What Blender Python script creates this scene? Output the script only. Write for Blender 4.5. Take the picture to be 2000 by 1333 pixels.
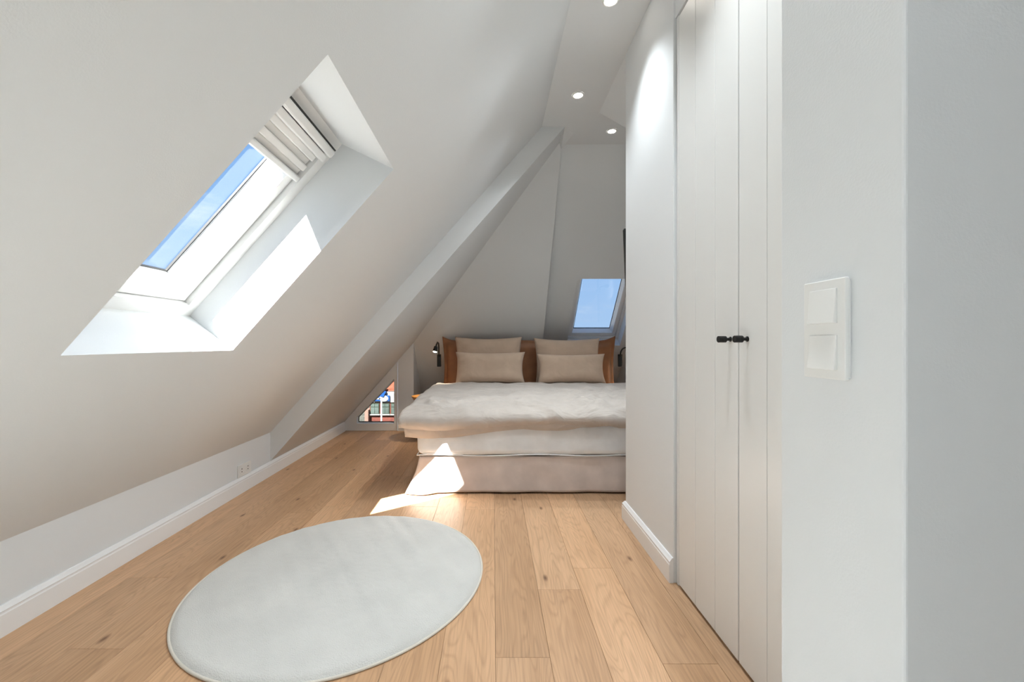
import bpy, bmesh, math, random
from mathutils import Vector, Matrix, noise
random.seed(7)
sc = bpy.context.scene
C = sc.collection
for o in list(bpy.data.objects):
    bpy.data.objects.remove(o, do_unlink=True)

# ------------------------------------------------------------------ camera
H = 1.04                      # eye height in metres
cam_d = bpy.data.cameras.new('camera')
cam_d.sensor_width = 36.0
cam_d.lens = 36.0 * 815 / 2000
cam_d.shift_x = 37 / 2000
cam_d.shift_y = 2.5 / 2000
cam_d.clip_start = 0.05
cam_d.clip_end = 200
cam = bpy.data.objects.new('camera', cam_d)
cam.location = (0, 0, H)
cam.rotation_euler = (math.pi / 2, 0, 0)
C.objects.link(cam)
sc.camera = cam

# ------------------------------------------------------------------ world
SKY = 0.54
w = bpy.data.worlds.new('world')
sc.world = w
w.use_nodes = True
nt = w.node_tree
nt.nodes.clear()
N = nt.nodes.new
L = nt.links.new
tc = N('ShaderNodeTexCoord')
sx = N('ShaderNodeSeparateXYZ')
L(tc.outputs['Generated'], sx.inputs[0])
rp = N('ShaderNodeValToRGB')
L(sx.outputs['Z'], rp.inputs[0])
e = rp.color_ramp.elements
e[0].position = 0.0; e[0].color = (0.46, 0.66, 0.97, 1)
e[1].position = 0.75; e[1].color = (0.20, 0.42, 0.90, 1)
m = e.new(0.28); m.color = (0.30, 0.55, 0.98, 1)
cn = N('ShaderNodeTexNoise'); cn.inputs['Scale'].default_value = 3.2; cn.inputs['Detail'].default_value = 7; cn.inputs['Roughness'].default_value = 0.6
mp = N('ShaderNodeMapping'); mp.inputs['Scale'].default_value = (1, 1, 3.0)
L(tc.outputs['Generated'], mp.inputs[0]); L(mp.outputs[0], cn.inputs['Vector'])
cr = N('ShaderNodeValToRGB')
cr.color_ramp.elements[0].position = 0.52; cr.color_ramp.elements[0].color = (0, 0, 0, 1)
cr.color_ramp.elements[1].position = 0.78; cr.color_ramp.elements[1].color = (0.6, 0.6, 0.6, 1)
L(cn.outputs['Fac'], cr.inputs[0])
mx = N('ShaderNodeMix'); mx.data_type = 'RGBA'
L(cr.outputs[0], mx.inputs[0]); L(rp.outputs[0], mx.inputs[6]); mx.inputs[7].default_value = (0.92, 0.96, 1.0, 1)
bg = N('ShaderNodeBackground'); bg.inputs[1].default_value = SKY
L(mx.outputs[2], bg.inputs[0])
wo = N('ShaderNodeOutputWorld'); L(bg.outputs[0], wo.inputs[0])

# ------------------------------------------------------------------ sun
sd = bpy.data.lights.new('sun', 'SUN')
sd.energy = 32.0
sd.angle = math.radians(0.53)
sd.color = (1.0, 0.98, 0.95)
sun = bpy.data.objects.new('sun', sd)
sun.rotation_euler = Vector((0.405, 0.925, -1.0)).to_track_quat('-Z', 'Y').to_euler()
sun.location = (-4, -8, 10)
C.objects.link(sun)

SPOT_W = 34.0      # each ceiling downlight
sc.view_settings.view_transform = 'Standard'
sc.view_settings.look = 'None'
sc.view_settings.gamma = 1.0
sc.view_settings.use_curve_mapping = False
sc.view_settings.exposure = 0.84

# ------------------------------------------------------------------ materials
def mat(name, col, rough=0.6, bump=0.0, bscale=100.0, metal=0.0, spec=0.5, sheen=0.0, var=0.0, vscale=3.0):
    m = bpy.data.materials.new(name)
    m.use_nodes = True
    t = m.node_tree
    b = t.nodes['Principled BSDF']
    b.inputs['Base Color'].default_value = (*col, 1)
    b.inputs['Roughness'].default_value = rough
    b.inputs['Metallic'].default_value = metal
    b.inputs['Specular IOR Level'].default_value = spec
    if sheen:
        b.inputs['Sheen Weight'].default_value = sheen
    tcn = t.nodes.new('ShaderNodeTexCoord')
    if var:
        n = t.nodes.new('ShaderNodeTexNoise'); n.inputs['Scale'].default_value = vscale; n.inputs['Detail'].default_value = 5
        t.links.new(tcn.outputs['Object'], n.inputs['Vector'])
        r = t.nodes.new('ShaderNodeValToRGB')
        r.color_ramp.elements[0].position = 0.3; r.color_ramp.elements[1].position = 0.7
        r.color_ramp.elements[0].color = (*[c * (1 - var) for c in col], 1)
        r.color_ramp.elements[1].color = (*[min(1, c * (1 + var)) for c in col], 1)
        t.links.new(n.outputs['Fac'], r.inputs[0]); t.links.new(r.outputs[0], b.inputs['Base Color'])
    if bump:
        n = t.nodes.new('ShaderNodeTexNoise'); n.inputs['Scale'].default_value = bscale; n.inputs['Detail'].default_value = 4
        t.links.new(tcn.outputs['Object'], n.inputs['Vector'])
        bp = t.nodes.new('ShaderNodeBump'); bp.inputs['Strength'].default_value = bump; bp.inputs['Distance'].default_value = 0.004
        t.links.new(n.outputs['Fac'], bp.inputs['Height']); t.links.new(bp.outputs[0], b.inputs['Normal'])
    return m

def linen(name, col, rough=0.9, var=0.06):
    """woven cloth: two crossed fine waves as relief plus a soft colour mottling"""
    m = mat(name, col, rough, 0, 1, sheen=0.15, spec=0.2, var=var, vscale=9)
    t = m.node_tree; b = t.nodes['Principled BSDF']
    tcn = t.nodes.new('ShaderNodeTexCoord')
    hs = []
    for ax in ('X', 'Z'):
        wv = t.nodes.new('ShaderNodeTexWave'); wv.bands_direction = ax; wv.inputs['Scale'].default_value = 130
        wv.inputs['Distortion'].default_value = 2.0; wv.inputs['Detail'].default_value = 2
        t.links.new(tcn.outputs['Object'], wv.inputs['Vector']); hs.append(wv)
    ad = t.nodes.new('ShaderNodeMath'); ad.operation = 'ADD'
    t.links.new(hs[0].outputs['Fac'], ad.inputs[0]); t.links.new(hs[1].outputs['Fac'], ad.inputs[1])
    bp = t.nodes.new('ShaderNodeBump'); bp.inputs['Strength'].default_value = 0.18; bp.inputs['Distance'].default_value = 0.002
    t.links.new(ad.outputs[0], bp.inputs['Height']); t.links.new(bp.outputs[0], b.inputs['Normal'])
    return m

def crumple(m, scale=5.0, dist=0.015, strength=0.5):
    t = m.node_tree; b = t.nodes['Principled BSDF']
    tcn = t.nodes.new('ShaderNodeTexCoord')
    mp_ = t.nodes.new('ShaderNodeMapping'); mp_.inputs['Rotation'].default_value = (0.3, 0.2, 0.6); mp_.inputs['Scale'].default_value = (1, 2.2, 1.4)
    t.links.new(tcn.outputs['Object'], mp_.inputs[0])
    n = t.nodes.new('ShaderNodeTexNoise'); n.inputs['Scale'].default_value = scale; n.inputs['Detail'].default_value = 3; n.inputs['Distortion'].default_value = 0.8
    t.links.new(mp_.outputs[0], n.inputs['Vector'])
    a = t.nodes.new('ShaderNodeMath'); a.operation = 'SUBTRACT'; a.inputs[1].default_value = 0.5; t.links.new(n.outputs['Fac'], a.inputs[0])
    c = t.nodes.new('ShaderNodeMath'); c.operation = 'ABSOLUTE'; t.links.new(a.outputs[0], c.inputs[0])
    bp = t.nodes.new('ShaderNodeBump'); bp.invert = True; bp.inputs['Strength'].default_value = strength; bp.inputs['Distance'].default_value = dist
    t.links.new(c.outputs[0], bp.inputs['Height'])
    old = b.inputs['Normal'].links[0].from_socket
    t.links.new(old, bp.inputs['Normal']); t.links.new(bp.outputs[0], b.inputs['Normal'])

def emit(name, col, s):
    m = bpy.data.materials.new(name); m.use_nodes = True
    b = m.node_tree.nodes['Principled BSDF']
    b.inputs['Base Color'].default_value = (*col, 1)
    b.inputs['Emission Color'].default_value = (*col, 1)
    b.inputs['Emission Strength'].default_value = s
    return m

def glass_mat(name, tint=(0.95, 0.98, 0.97)):
    m = bpy.data.materials.new(name); m.use_nodes = True
    t = m.node_tree; t.nodes.clear()
    o = t.nodes.new('ShaderNodeOutputMaterial'); tr = t.nodes.new('ShaderNodeBsdfTransparent'); g = t.nodes.new('ShaderNodeBsdfGlossy')
    g.inputs['Roughness'].default_value = 0.02
    tr.inputs['Color'].default_value = (*tint, 1)
    x = t.nodes.new('ShaderNodeMixShader'); x.inputs[0].default_value = 0.05
    t.links.new(tr.outputs[0], x.inputs[1]); t.links.new(g.outputs[0], x.inputs[2])
    t.links.new(x.outputs[0], o.inputs[0])
    return m

def oak(name):
    m = bpy.data.materials.new(name); m.use_nodes = True
    t = m.node_tree; b = t.nodes['Principled BSDF']; n = t.nodes.new; l = t.links.new
    tcn = n('ShaderNodeTexCoord'); oi = n('ShaderNodeObjectInfo')
    cx = n('ShaderNodeCombineXYZ')
    k1 = n('ShaderNodeMath'); k1.operation = 'MULTIPLY'; k1.inputs[1].default_value = 37.0; l(oi.outputs['Random'], k1.inputs[0])
    k2 = n('ShaderNodeMath'); k2.operation = 'MULTIPLY'; k2.inputs[1].default_value = 91.0; l(oi.outputs['Random'], k2.inputs[0])
    l(k1.outputs[0], cx.inputs[0]); l(k2.outputs[0], cx.inputs[1]); l(k1.outputs[0], cx.inputs[2])
    add = n('ShaderNodeVectorMath'); add.operation = 'ADD'; l(tcn.outputs['Object'], add.inputs[0]); l(cx.outputs[0], add.inputs[1])
    # cathedral grain: stretched noise turned into contour lines
    mp1 = n('ShaderNodeMapping'); mp1.inputs['Scale'].default_value = (5.5, 0.75, 1); l(add.outputs[0], mp1.inputs[0])
    nz = n('ShaderNodeTexNoise'); nz.inputs['Scale'].default_value = 1.3; nz.inputs['Detail'].default_value = 2; nz.inputs['Distortion'].default_value = 0.25; l(mp1.outputs[0], nz.inputs['Vector'])
    mu = n('ShaderNodeMath'); mu.operation = 'MULTIPLY'; mu.inputs[1].default_value = 26.0; l(nz.outputs['Fac'], mu.inputs[0])
    fr = n('ShaderNodeMath'); fr.operation = 'PINGPONG'; fr.inputs[1].default_value = 0.5; l(mu.outputs[0], fr.inputs[0])
    r1 = n('ShaderNodeValToRGB'); l(fr.outputs[0], r1.inputs[0])
    r1.color_ramp.elements[0].position = 0.0; r1.color_ramp.elements[0].color = (0.87, 0.86, 0.85, 1)
    r1.color_ramp.elements[1].position = 0.28; r1.color_ramp.elements[1].color = (1, 1, 1, 1)
    # fine pores
    mp2 = n('ShaderNodeMapping'); mp2.inputs['Scale'].default_value = (160, 5, 1); l(add.outputs[0], mp2.inputs[0])
    nf = n('ShaderNodeTexNoise'); nf.inputs['Scale'].default_value = 1.0; nf.inputs['Detail'].default_value = 4; l(mp2.outputs[0], nf.inputs['Vector'])
    r2 = n('ShaderNodeValToRGB'); l(nf.outputs['Fac'], r2.inputs[0])
    r2.color_ramp.elements[0].position = 0.3; r2.color_ramp.elements[0].color = (0.86, 0.86, 0.86, 1)
    r2.color_ramp.elements[1].position = 0.6; r2.color_ramp.elements[1].color = (1.03, 1.03, 1.03, 1)
    # broad tone
    mp3 = n('ShaderNodeMapping'); mp3.inputs['Scale'].default_value = (4, 0.8, 1); l(add.outputs[0], mp3.inputs[0])
    nb = n('ShaderNodeTexNoise'); nb.inputs['Scale'].default_value = 1.0; nb.inputs['Detail'].default_value = 3; l(mp3.outputs[0], nb.inputs['Vector'])
    r3 = n('ShaderNodeValToRGB'); l(nb.outputs['Fac'], r3.inputs[0])
    r3.color_ramp.elements[0].position = 0.3; r3.color_ramp.elements[0].color = (0.545, 0.325, 0.178, 1)
    r3.color_ramp.elements[1].position = 0.7; r3.color_ramp.elements[1].color = (0.68, 0.43, 0.255, 1)
    # knots
    mp4 = n('ShaderNodeMapping'); mp4.inputs['Scale'].default_value = (4.0, 1.6, 1); l(add.outputs[0], mp4.inputs[0])
    vo = n('ShaderNodeTexVoronoi'); vo.voronoi_dimensions = '2D'; vo.inputs['Scale'].default_value = 0.62; vo.inputs['Randomness'].default_value = 1.0; l(mp4.outputs[0], vo.inputs['Vector'])
    r4 = n('ShaderNodeValToRGB'); l(vo.outputs['Distance'], r4.inputs[0])
    r4.color_ramp.elements[0].position = 0.006; r4.color_ramp.elements[0].color = (0.33, 0.27, 0.24, 1)
    r4.color_ramp.elements[1].position = 0.032; r4.color_ramp.elements[1].color = (1, 1, 1, 1)
    # per plank tone
    rr = n('ShaderNodeMapRange'); rr.inputs[3].default_value = 0.86; rr.inputs[4].default_value = 1.13; l(oi.outputs['Random'], rr.inputs[0])
    cur = r3.outputs[0]
    for src in (r1.outputs[0], r2.outputs[0], r4.outputs[0]):
        x = n('ShaderNodeMix'); x.data_type = 'RGBA'; x.blend_type = 'MULTIPLY'; x.inputs[0].default_value = 1.0
        l(cur, x.inputs[6]); l(src, x.inputs[7]); cur = x.outputs[2]
    vm = n('ShaderNodeVectorMath'); vm.operation = 'SCALE'; l(cur, vm.inputs[0]); l(rr.outputs[0], vm.inputs['Scale'])
    l(vm.outputs[0], b.inputs['Base Color'])
    b.inputs['Roughness'].default_value = 0.42
    b.inputs['Specular IOR Level'].default_value = 0.4
    bp = n('ShaderNodeBump'); bp.inputs['Strength'].default_value = 0.12; bp.inputs['Distance'].default_value = 0.001
    l(nf.outputs['Fac'], bp.inputs['Height']); l(bp.outputs[0], b.inputs['Normal'])
    return m

M = dict(
    wall=mat('white_plaster', (0.79, 0.808, 0.815), 0.75, 0.10, 260, spec=0.25),
    trim=mat('white_satin_trim', (0.90, 0.905, 0.905), 0.35),
    lacquer=mat('white_lacquer', (0.80, 0.80, 0.78), 0.33),
    winwhite=mat('window_white', (0.86, 0.86, 0.85), 0.30),
    dark=mat('dark_gasket', (0.03, 0.03, 0.03), 0.5),
    plastic=mat('white_plastic', (0.84, 0.84, 0.82), 0.28),
    black=mat('black_metal', (0.010, 0.010, 0.010), 0.42, metal=0.3),
    glass=glass_mat('window_glass'),
    dimglass=glass_mat('dimming_tint_glass', (0.30, 0.31, 0.31)),  # tint added to darken the sunlit view through the triangular window
    oak=oak('oiled_oak'),
    screed=mat('dark_underlay', (0.05, 0.035, 0.025), 0.9),
    pillow=linen('taupe_linen', (0.58, 0.435, 0.325)),
    duvet=linen('greige_cotton', (0.585, 0.525, 0.475)),
    sheet=linen('white_cotton', (0.86, 0.87, 0.88)),
    skirt=linen('taupe_skirt_linen', (0.66, 0.565, 0.51), var=0.09),
    leather=mat('tan_leather', (0.30, 0.120, 0.045), 0.45, 0.25, 220, var=0.12, vscale=12),
    leatherdark=mat('dark_brown_piping', (0.10, 0.042, 0.02), 0.5),
    rug=mat('ivory_pile', (0.67, 0.66, 0.625), 0.95, 0.9, 260, sheen=0.3, spec=0.1, var=0.05, vscale=5),
    bouncerug=mat('bounce_rug_white', (0.77, 0.76, 0.73), 0.95, 0.7, 300, spec=0.1),  # for the added rug that bounces light in the hall
    rugedge=mat('cream_binding', (0.70, 0.66, 0.58), 0.9, 0.5, 300),
    stool=mat('amber_wood', (0.62, 0.29, 0.075), 0.4, var=0.2, vscale=14),
    blind=mat('white_blind_cloth', (0.84, 0.83, 0.81), 0.7, 0.1, 300),
    lamp=emit('lamp_glow', (1.0, 0.93, 0.82), 14.0),
    screen=mat('black_screen', (0.006, 0.006, 0.007), 0.12),
    brick=mat('red_brick', (0.17, 0.045, 0.03), 0.85, var=0.25, vscale=5),
    rooftile=mat('orange_roof_tile', (0.24, 0.065, 0.03), 0.8, var=0.25, vscale=6),
    render=mat('white_render', (0.32, 0.32, 0.31), 0.8, var=0.05),
    stone=mat('pale_pink_stone', (0.28, 0.17, 0.13), 0.8, var=0.1),
    blue=mat('sign_blue', (0.004, 0.07, 0.30), 0.5),
    green=mat('dark_green_frame', (0.045, 0.06, 0.035), 0.5),
    pane=mat('far_pane', (0.09, 0.115, 0.10), 0.15, var=0.4, vscale=1.3),
    hedge=mat('street_ground', (0.10, 0.10, 0.08), 0.9, var=0.5, vscale=2.5),
)

crumple(M['duvet'], 4.0, 0.05, 0.7)
crumple(M['pillow'], 5.0, 0.02, 0.45)
crumple(M['sheet'], 3.0, 0.015, 0.4)

# ------------------------------------------------------------------ helpers
def link(name, me, m, parent=None, smooth=False):
    o = bpy.data.objects.new(name, me)
    if m is not None:
        me.materials.clear(); me.materials.append(M[m])
    if smooth:
        for p in me.polygons: p.use_smooth = True
    C.objects.link(o)
    o.parent = parent
    return o

def mesh(name, v, f, m, parent=None, smooth=False):
    me = bpy.data.meshes.new(name)
    me.from_pydata([tuple(p) for p in v], [], f)
    me.validate(); me.update()
    bm = bmesh.new(); bm.from_mesh(me); bmesh.ops.recalc_face_normals(bm, faces=bm.faces); bm.to_mesh(me); bm.free()
    return link(name, me, m, parent, smooth)

def bm_obj(name, bm, m, parent=None, smooth=False):
    me = bpy.data.meshes.new(name)
    bmesh.ops.recalc_face_normals(bm, faces=bm.faces)
    bm.to_mesh(me); bm.free()
    return link(name, me, m, parent, smooth)

def add_box(bm, a, b, bev=0.0, seg=2, mtx=None):
    r = bmesh.ops.create_cube(bm, size=1.0)
    vs = r['verts']
    for v in vs:
        v.co = Vector([a[i] + (b[i] - a[i]) * (v.co[i] + 0.5) for i in range(3)])
    if bev:
        es = list({e for v in vs for e in v.link_edges})
        g = bmesh.ops.bevel(bm, geom=es, offset=bev, segments=seg, affect='EDGES', profile=0.5)
        vs = list({v for f in g['faces'] for v in f.verts} | {v for v in vs if v.is_valid})
    if mtx is not None:
        for v in vs: v.co = mtx @ v.co
    return vs

def box(name, a, b, m, parent=None, bev=0.0, seg=2, mtx=None):
    bm = bmesh.new()
    add_box(bm, a, b, bev, seg, mtx)
    return bm_obj(name, bm, m, parent)

def lathe(name, prof, m, parent=None, seg=32, mtx=None, smooth=True):
    """prof: list of (r, z) revolved about z"""
    v, f = [], []
    for r, z in prof:
        for i in range(seg):
            a = 2 * math.pi * i / seg
            v.append((r * math.cos(a), r * math.sin(a), z))
    n = len(prof)
    for j in range(n - 1):
        for i in range(seg):
            k = (i + 1) % seg
            f.append((j * seg + i, j * seg + k, (j + 1) * seg + k, (j + 1) * seg + i))
    f.append(tuple(range(seg))[::-1]); f.append(tuple((n - 1) * seg + i for i in range(seg)))
    if mtx is not None: v = [mtx @ Vector(p) for p in v]
    return mesh(name, v, f, m, parent, smooth)

def tube(name, pts, r, m, parent=None, seg=10):
    pts = [Vector(p) for p in pts]
    v, f = [], []
    up = Vector((0.13, 0.37, 0.92))
    for i, p in enumerate(pts):
        t = (pts[min(i + 1, len(pts) - 1)] - pts[max(i - 1, 0)]).normalized()
        s = t.cross(up)
        if s.length < 1e-3: s = t.cross(Vector((1, 0, 0)))
        s.normalize(); q = s.cross(t)
        rr = r[i] if isinstance(r, (list, tuple)) else r
        for k in range(seg):
            a = 2 * math.pi * k / seg
            v.append(p + rr * (math.cos(a) * s + math.sin(a) * q))
    for i in range(len(pts) - 1):
        for k in range(seg):
            n = (k + 1) % seg
            f.append((i * seg + k, i * seg + n, (i + 1) * seg + n, (i + 1) * seg + k))
    f.append(tuple(range(seg))); f.append(tuple((len(pts) - 1) * seg + k for k in range(seg)))
    return mesh(name, v, f, m, parent, True)

def tag(o, label, cat=None, group=None, kind=None):
    o['label'] = label
    if cat: o['category'] = cat
    if group: o['group'] = group
    if kind: o['kind'] = kind
    return o

def empty(name, loc, label, cat, group=None, kind=None, rz=0.0):
    o = bpy.data.objects.new(name, None)
    o.location = loc; o.rotation_euler = (0, 0, rz); o.empty_display_size = 0.1
    C.objects.link(o)
    return tag(o, label, cat, group, kind)

def rel(o, parent):
    """keep world geometry while parenting to an Empty at its own location"""
    o.parent = parent
    o.matrix_parent_inverse = Matrix.Translation(-Vector(parent.location))
    return o

def struct(o, label, cat): return tag(o, label, cat, kind='structure')

# ------------------------------------------------------------------ the room's planes (x, y = depth, z)
KX, KZ = -1.745, 0.333          # knee wall face and height
CZ = 2.73                       # flat ceiling
CX = 0.382                      # where the left slope meets it
T1 = (CZ - KZ) / (CX - KX)      # main slope
Y0, YS, YG = -2.3, 3.27, 4.885  # room back end, step of the slope, gable wall
T2, X2 = 1.136, 0.562           # inner slope behind the step: z = CZ + T2 (x - X2)
def s1(x): return KZ + T1 * (x - KX)
def s2(x): return CZ + T2 * (x - X2)
P1Y, P1T = 3.533, 1.254         # hip panel
def p1(z): return P1Y + (CZ - z) / P1T
P2Y, P2T = 3.56, 1.08           # hip slope with the second skylight
def p2(z): return P2Y + (CZ - z) / P2T
XE = 0.582                      # right edge of the hip panel
XR = 1.66                       # far right wall of the bed alcove
XH = 2.3                        # hall right wall
YB = 6.10

def sheet_with_holes(name, us, vs, holes, fn, m):
    """a plane cut by a grid, cells inside a hole left out"""
    us = sorted(set(us)); vs = sorted(set(vs))
    v = [fn(a, b) for b in vs for a in us]
    f = []
    n = len(us)
    for j in range(len(vs) - 1):
        for i in range(n - 1):
            cu, cv = (us[i] + us[i + 1]) / 2, (vs[j] + vs[j + 1]) / 2
            if any(h[0] < cu < h[1] and h[2] < cv < h[3] for h in holes): continue
            f.append((j * n + i, j * n + i + 1, (j + 1) * n + i + 1, (j + 1) * n + i))
    return mesh(name, v, f, m)

# --- left knee wall and slope with the skylight opening
wl = mesh('wall_left', [(KX, Y0, 0), (KX, YS, 0), (KX, YS, KZ), (KX, Y0, KZ), (KX, YG + 0.12, 0), (KX, YG + 0.12, 0.16), (KX, YS, 0.16)], [(0, 1, 6, 2, 3), (1, 4, 5, 6)], 'wall')
struct(wl, 'low white knee wall with the socket, under the long left slope', 'wall')
al = math.atan(T1); ca, sa = math.cos(al), math.sin(al)
OB = Vector((-1.149, 0, 1.005))                 # lower edge of the opening
OB.z = s1(OB.x)
SY0, SY1 = 1.108, 1.842                         # opening along the room
SV = 1.070                                      # opening along the slope
vd = Vector((ca, 0, sa)); nd = Vector((-sa, 0, ca))
vb = (OB.x - KX) / ca                           # slope distance of the opening from the knee wall
vtop = (CX - KX) / ca
holes = [(SY0 - d_, SY1 - d_, vb, vb + SV) for d_ in (0, 2.3, 3.15)]  # last two openings serve the added, unseen roof windows
sl = sheet_with_holes('wall_left_slope', [Y0, YS] + [h for q in holes for h in q[:2]], [0, vb, vb + SV, vtop], holes,
                      lambda a, b: Vector((KX, a, KZ)) + vd * b, 'wall')
struct(sl, 'long white sloping wall with the large skylight opening', 'wall')

def reveal(name, O, u, v, n, W, Hh, d, vb_in, vt_in, parent):
    """four splayed lining faces from the opening to the window frame"""
    P = []
    for (a, b, dd, bb) in ((0, 0, 0, 0), (W, 0, 0, 0), (W, Hh, 0, 0), (0, Hh, 0, 0)):
        P.append(O + u * a + v * b)
    Q = [O + v * vb_in + n * d, O + u * W + v * vb_in + n * d, O + u * W + v * vt_in + n * d, O + v * vt_in + n * d]
    o = mesh(name, P + Q, [(0, 1, 5, 4), (1, 2, 6, 5), (2, 3, 7, 6), (3, 0, 4, 7)], 'wall')
    return o

def skylight(name, O, u, v, n, W, Hh, d, vb_in, vt_in, label, fw=0.056, sw=0.048, gz=0.118):
    """roof window: lining, outer frame, sash, gasket, pane"""
    base = O
    root = empty(name, base, label, 'window', kind='structure')
    def P(a, b, c): return O + u * a + v * b + n * c
    rel(reveal('lining', O, u, v, n, W, Hh, d, vb_in, vt_in, None), root)
    def ring(nm, a0, a1, b0, b1, wi, c0, c1, wi2=None, c_in=None, m='winwhite'):
        """a rectangular frame: outer rect a0..b1, bar width wi, from depth c0 (room side) to c1; inner edge bevelled to wi2 at c_in"""
        wi2 = wi if wi2 is None else wi2
        vv = []
        for (k, c) in ((0, c1), (0, c0), (wi, c0), (wi2, c1 if c_in is None else c_in), (wi2, c1)):
            vv += [P(a0 + k, b0 + k, c), P(a1 - k, b0 + k, c), P(a1 - k, b1 - k, c), P(a0 + k, b1 - k, c)]
        ff = []
        for j in range(5):
            j2 = (j + 1) % 5
            for i in range(4):
                i2 = (i + 1) % 4
                ff.append((j * 4 + i, j * 4 + i2, j2 * 4 + i2, j2 * 4 + i))
        return rel(mesh(nm, vv, ff, m), root)
    b0, b1 = vb_in, vt_in
    ring('outer_frame', -0.02, W + 0.02, b0 - 0.02, b1 + 0.02, 0.02 + fw, d - 0.002, d + gz + 0.014)
    g = 0.004
    f0 = fw + g
    ring('sash', f0, W - f0, b0 + f0, b1 - f0, sw, d + 0.022, d + gz + 0.006, sw + 0.022, d + gz - 0.007)
    k = f0 + sw + 0.022
    ring('gasket', k - 0.001, W - k + 0.001, b0 + k - 0.001, b1 - k + 0.001, 0.006, d + gz - 0.006, d + gz + 0.003, m='dark')
    gp = [P(k - 0.01, b0 + k - 0.01, d + gz), P(W - k + 0.01, b0 + k - 0.01, d + gz), P(W - k + 0.01, b1 - k + 0.01, d + gz), P(k - 0.01, b1 - k + 0.01, d + gz)]
    rel(mesh('pane', gp, [(0, 1, 2, 3)], 'glass'), root)
    return root, P, k

U = Vector((0, 1, 0))
w1, PW, kk = skylight('window_1', OB + U * SY0, U, vd, nd, SY1 - SY0, SV, 0.245, -0.012, 1.000,
                      'large white roof window with a raised blind in the long slope')
for nm_, d_, lb_ in (('added_window_4', 2.3, 'unseen white roof window added in the long slope to let in more light'), ('added_window_5', 3.15, 'unseen white roof window added next to the rear wall for more light')):  # both added out of view so more sun and sky get in
    skylight(nm_, OB + U * (SY0 - d_), U, vd, nd, SY1 - SY0, SV, 0.245, -0.012, 1.000, lb_)

# pleated blind gathered at the top of the large roof window
bl = empty('roof_window_blind', PW(0, 0.86, 0.30), 'white pleated blind gathered at the top of the large roof window', 'blind')
bmx = Matrix((( U.x, vd.x, nd.x, 0), (U.y, vd.y, nd.y, 0), (U.z, vd.z, nd.z, 0), (0, 0, 0, 1)))
bmx.translation = PW(0, 0, 0)
Wd = SY1 - SY0
def blpart(nm, b0, b1, c0, c1, bev=0.006, inset=0.062, m='blind'):
    return rel(box(nm, (inset, b0, c0), (Wd - inset, b1, c1), m, None, bev, 2, bmx), bl)
blpart('cassette', 0.915, 0.950, 0.205, 0.262, 0.008, 0.052, 'winwhite')
blpart('top_rail', 0.880, 0.912, 0.218, 0.262, 0.006, 0.058, 'winwhite')
for b0_, b1_, c0_ in ((0.7685, 0.796, 0.262), (0.795, 0.824, 0.248), (0.823, 0.853, 0.262), (0.852, 0.8805, 0.246)):
    blpart('pleat', b0_, b1_, c0_, 0.322, 0.005, 0.068)
blpart('bottom_rail', 0.742, 0.769, 0.240, 0.322, 0.006, 0.064, 'winwhite')
blpart('vent_bar', 0.952, 0.958, 0.215, 0.250, 0.0, 0.05, 'dark')

# --- flat ceiling
ce = mesh('ceiling', [(CX, Y0, CZ), (XH, Y0, CZ), (XH, 3.62, CZ), (CX, 3.62, CZ)], [(0, 1, 2, 3)], 'wall')
struct(ce, 'flat white ceiling strip with recessed downlights', 'ceiling')

# --- step of the slope, inner slope, hip panel
tr1 = mesh('trim_1', [(KX, YS, KZ), (CX, YS, CZ), (X2, YS, CZ), (KX, YS, s2(KX))], [(0, 1, 2, 3)], 'wall')
struct(tr1, 'white step face running up the slope beyond the knee wall', 'trim')
zg = CZ - P1T * (YG - P1Y)                        # height where hip panel meets the gable wall
xg = X2 + (zg - CZ) / T2
A = (X2, YS, CZ); B = (0.650, 3.376, CZ); Cc = (XE, p1(2.69), 2.69)
hipTop = (X2, P1Y, CZ)
isl = mesh('wall_left_inner_slope', [(KX - 0.06, YS, s2(KX - 0.06)), A, hipTop, (xg, YG, zg), (KX - 0.06, YG, s2(KX - 0.06)), B, Cc, (xg, YG + 0.12, zg), (KX - 0.06, YG + 0.12, s2(KX - 0.06))],
           [(0, 1, 2, 3, 4), (1, 5, 6, 2), (4, 3, 7, 8)], 'wall')
struct(isl, 'lower white slope between the step and the triangular window', 'wall')
# hip panel, right edge XE, reaching the floor behind the bed
zf = 0.0
hp = mesh('wall_back_panel', [hipTop, Cc, (XE, p1(zf), zf), (xg, p1(zf), zf), (xg, YG, zg)], [(0, 1, 2, 3, 4)], 'wall')
struct(hp, 'white sloping panel behind the left half of the headboard', 'wall')
hs = mesh('wall_back_panel_side', [Cc, (XE, p2(2.69) + 0.02, 2.69), (XE, p2(zf), zf), (XE, p1(zf), zf), (XE, P1Y, CZ), (XE, P2Y, CZ)], [(0, 1, 2, 3), (4, 5, 1, 0)], 'wall')
struct(hs, 'narrow side face of the sloping panel behind the bed', 'wall')

# --- hip slope with second skylight
be = math.atan(P2T); v2 = Vector((0, -math.cos(be), math.sin(be))); n2 = Vector((0, math.sin(be), math.cos(be))); u2 = Vector((1, 0, 0))
q_top = 1.723; q_bot = 1.0
O2 = Vector((0.909, p2(q_bot), q_bot)); W2 = 0.66; H2 = (q_top - q_bot) / math.sin(be)
b0 = q_bot / math.sin(be)
hole2 = [(0.909, 0.909 + W2, b0, b0 + H2)]
bs = sheet_with_holes('wall_back_slope', [XE, XR, 0.909, 0.909 + W2], [0, b0, b0 + H2, CZ / math.sin(be)], hole2,
                      lambda a, b: Vector((a, p2(0), 0)) + v2 * b, 'wall')
struct(bs, 'white end slope with the small skylight above the bed', 'wall')
skylight('window_2', O2, u2, v2, n2, W2, H2, 0.13, -0.005, H2 + 0.01, 'small white roof window in the end slope above the bed', 0.03, 0.045, 0.092)

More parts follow.
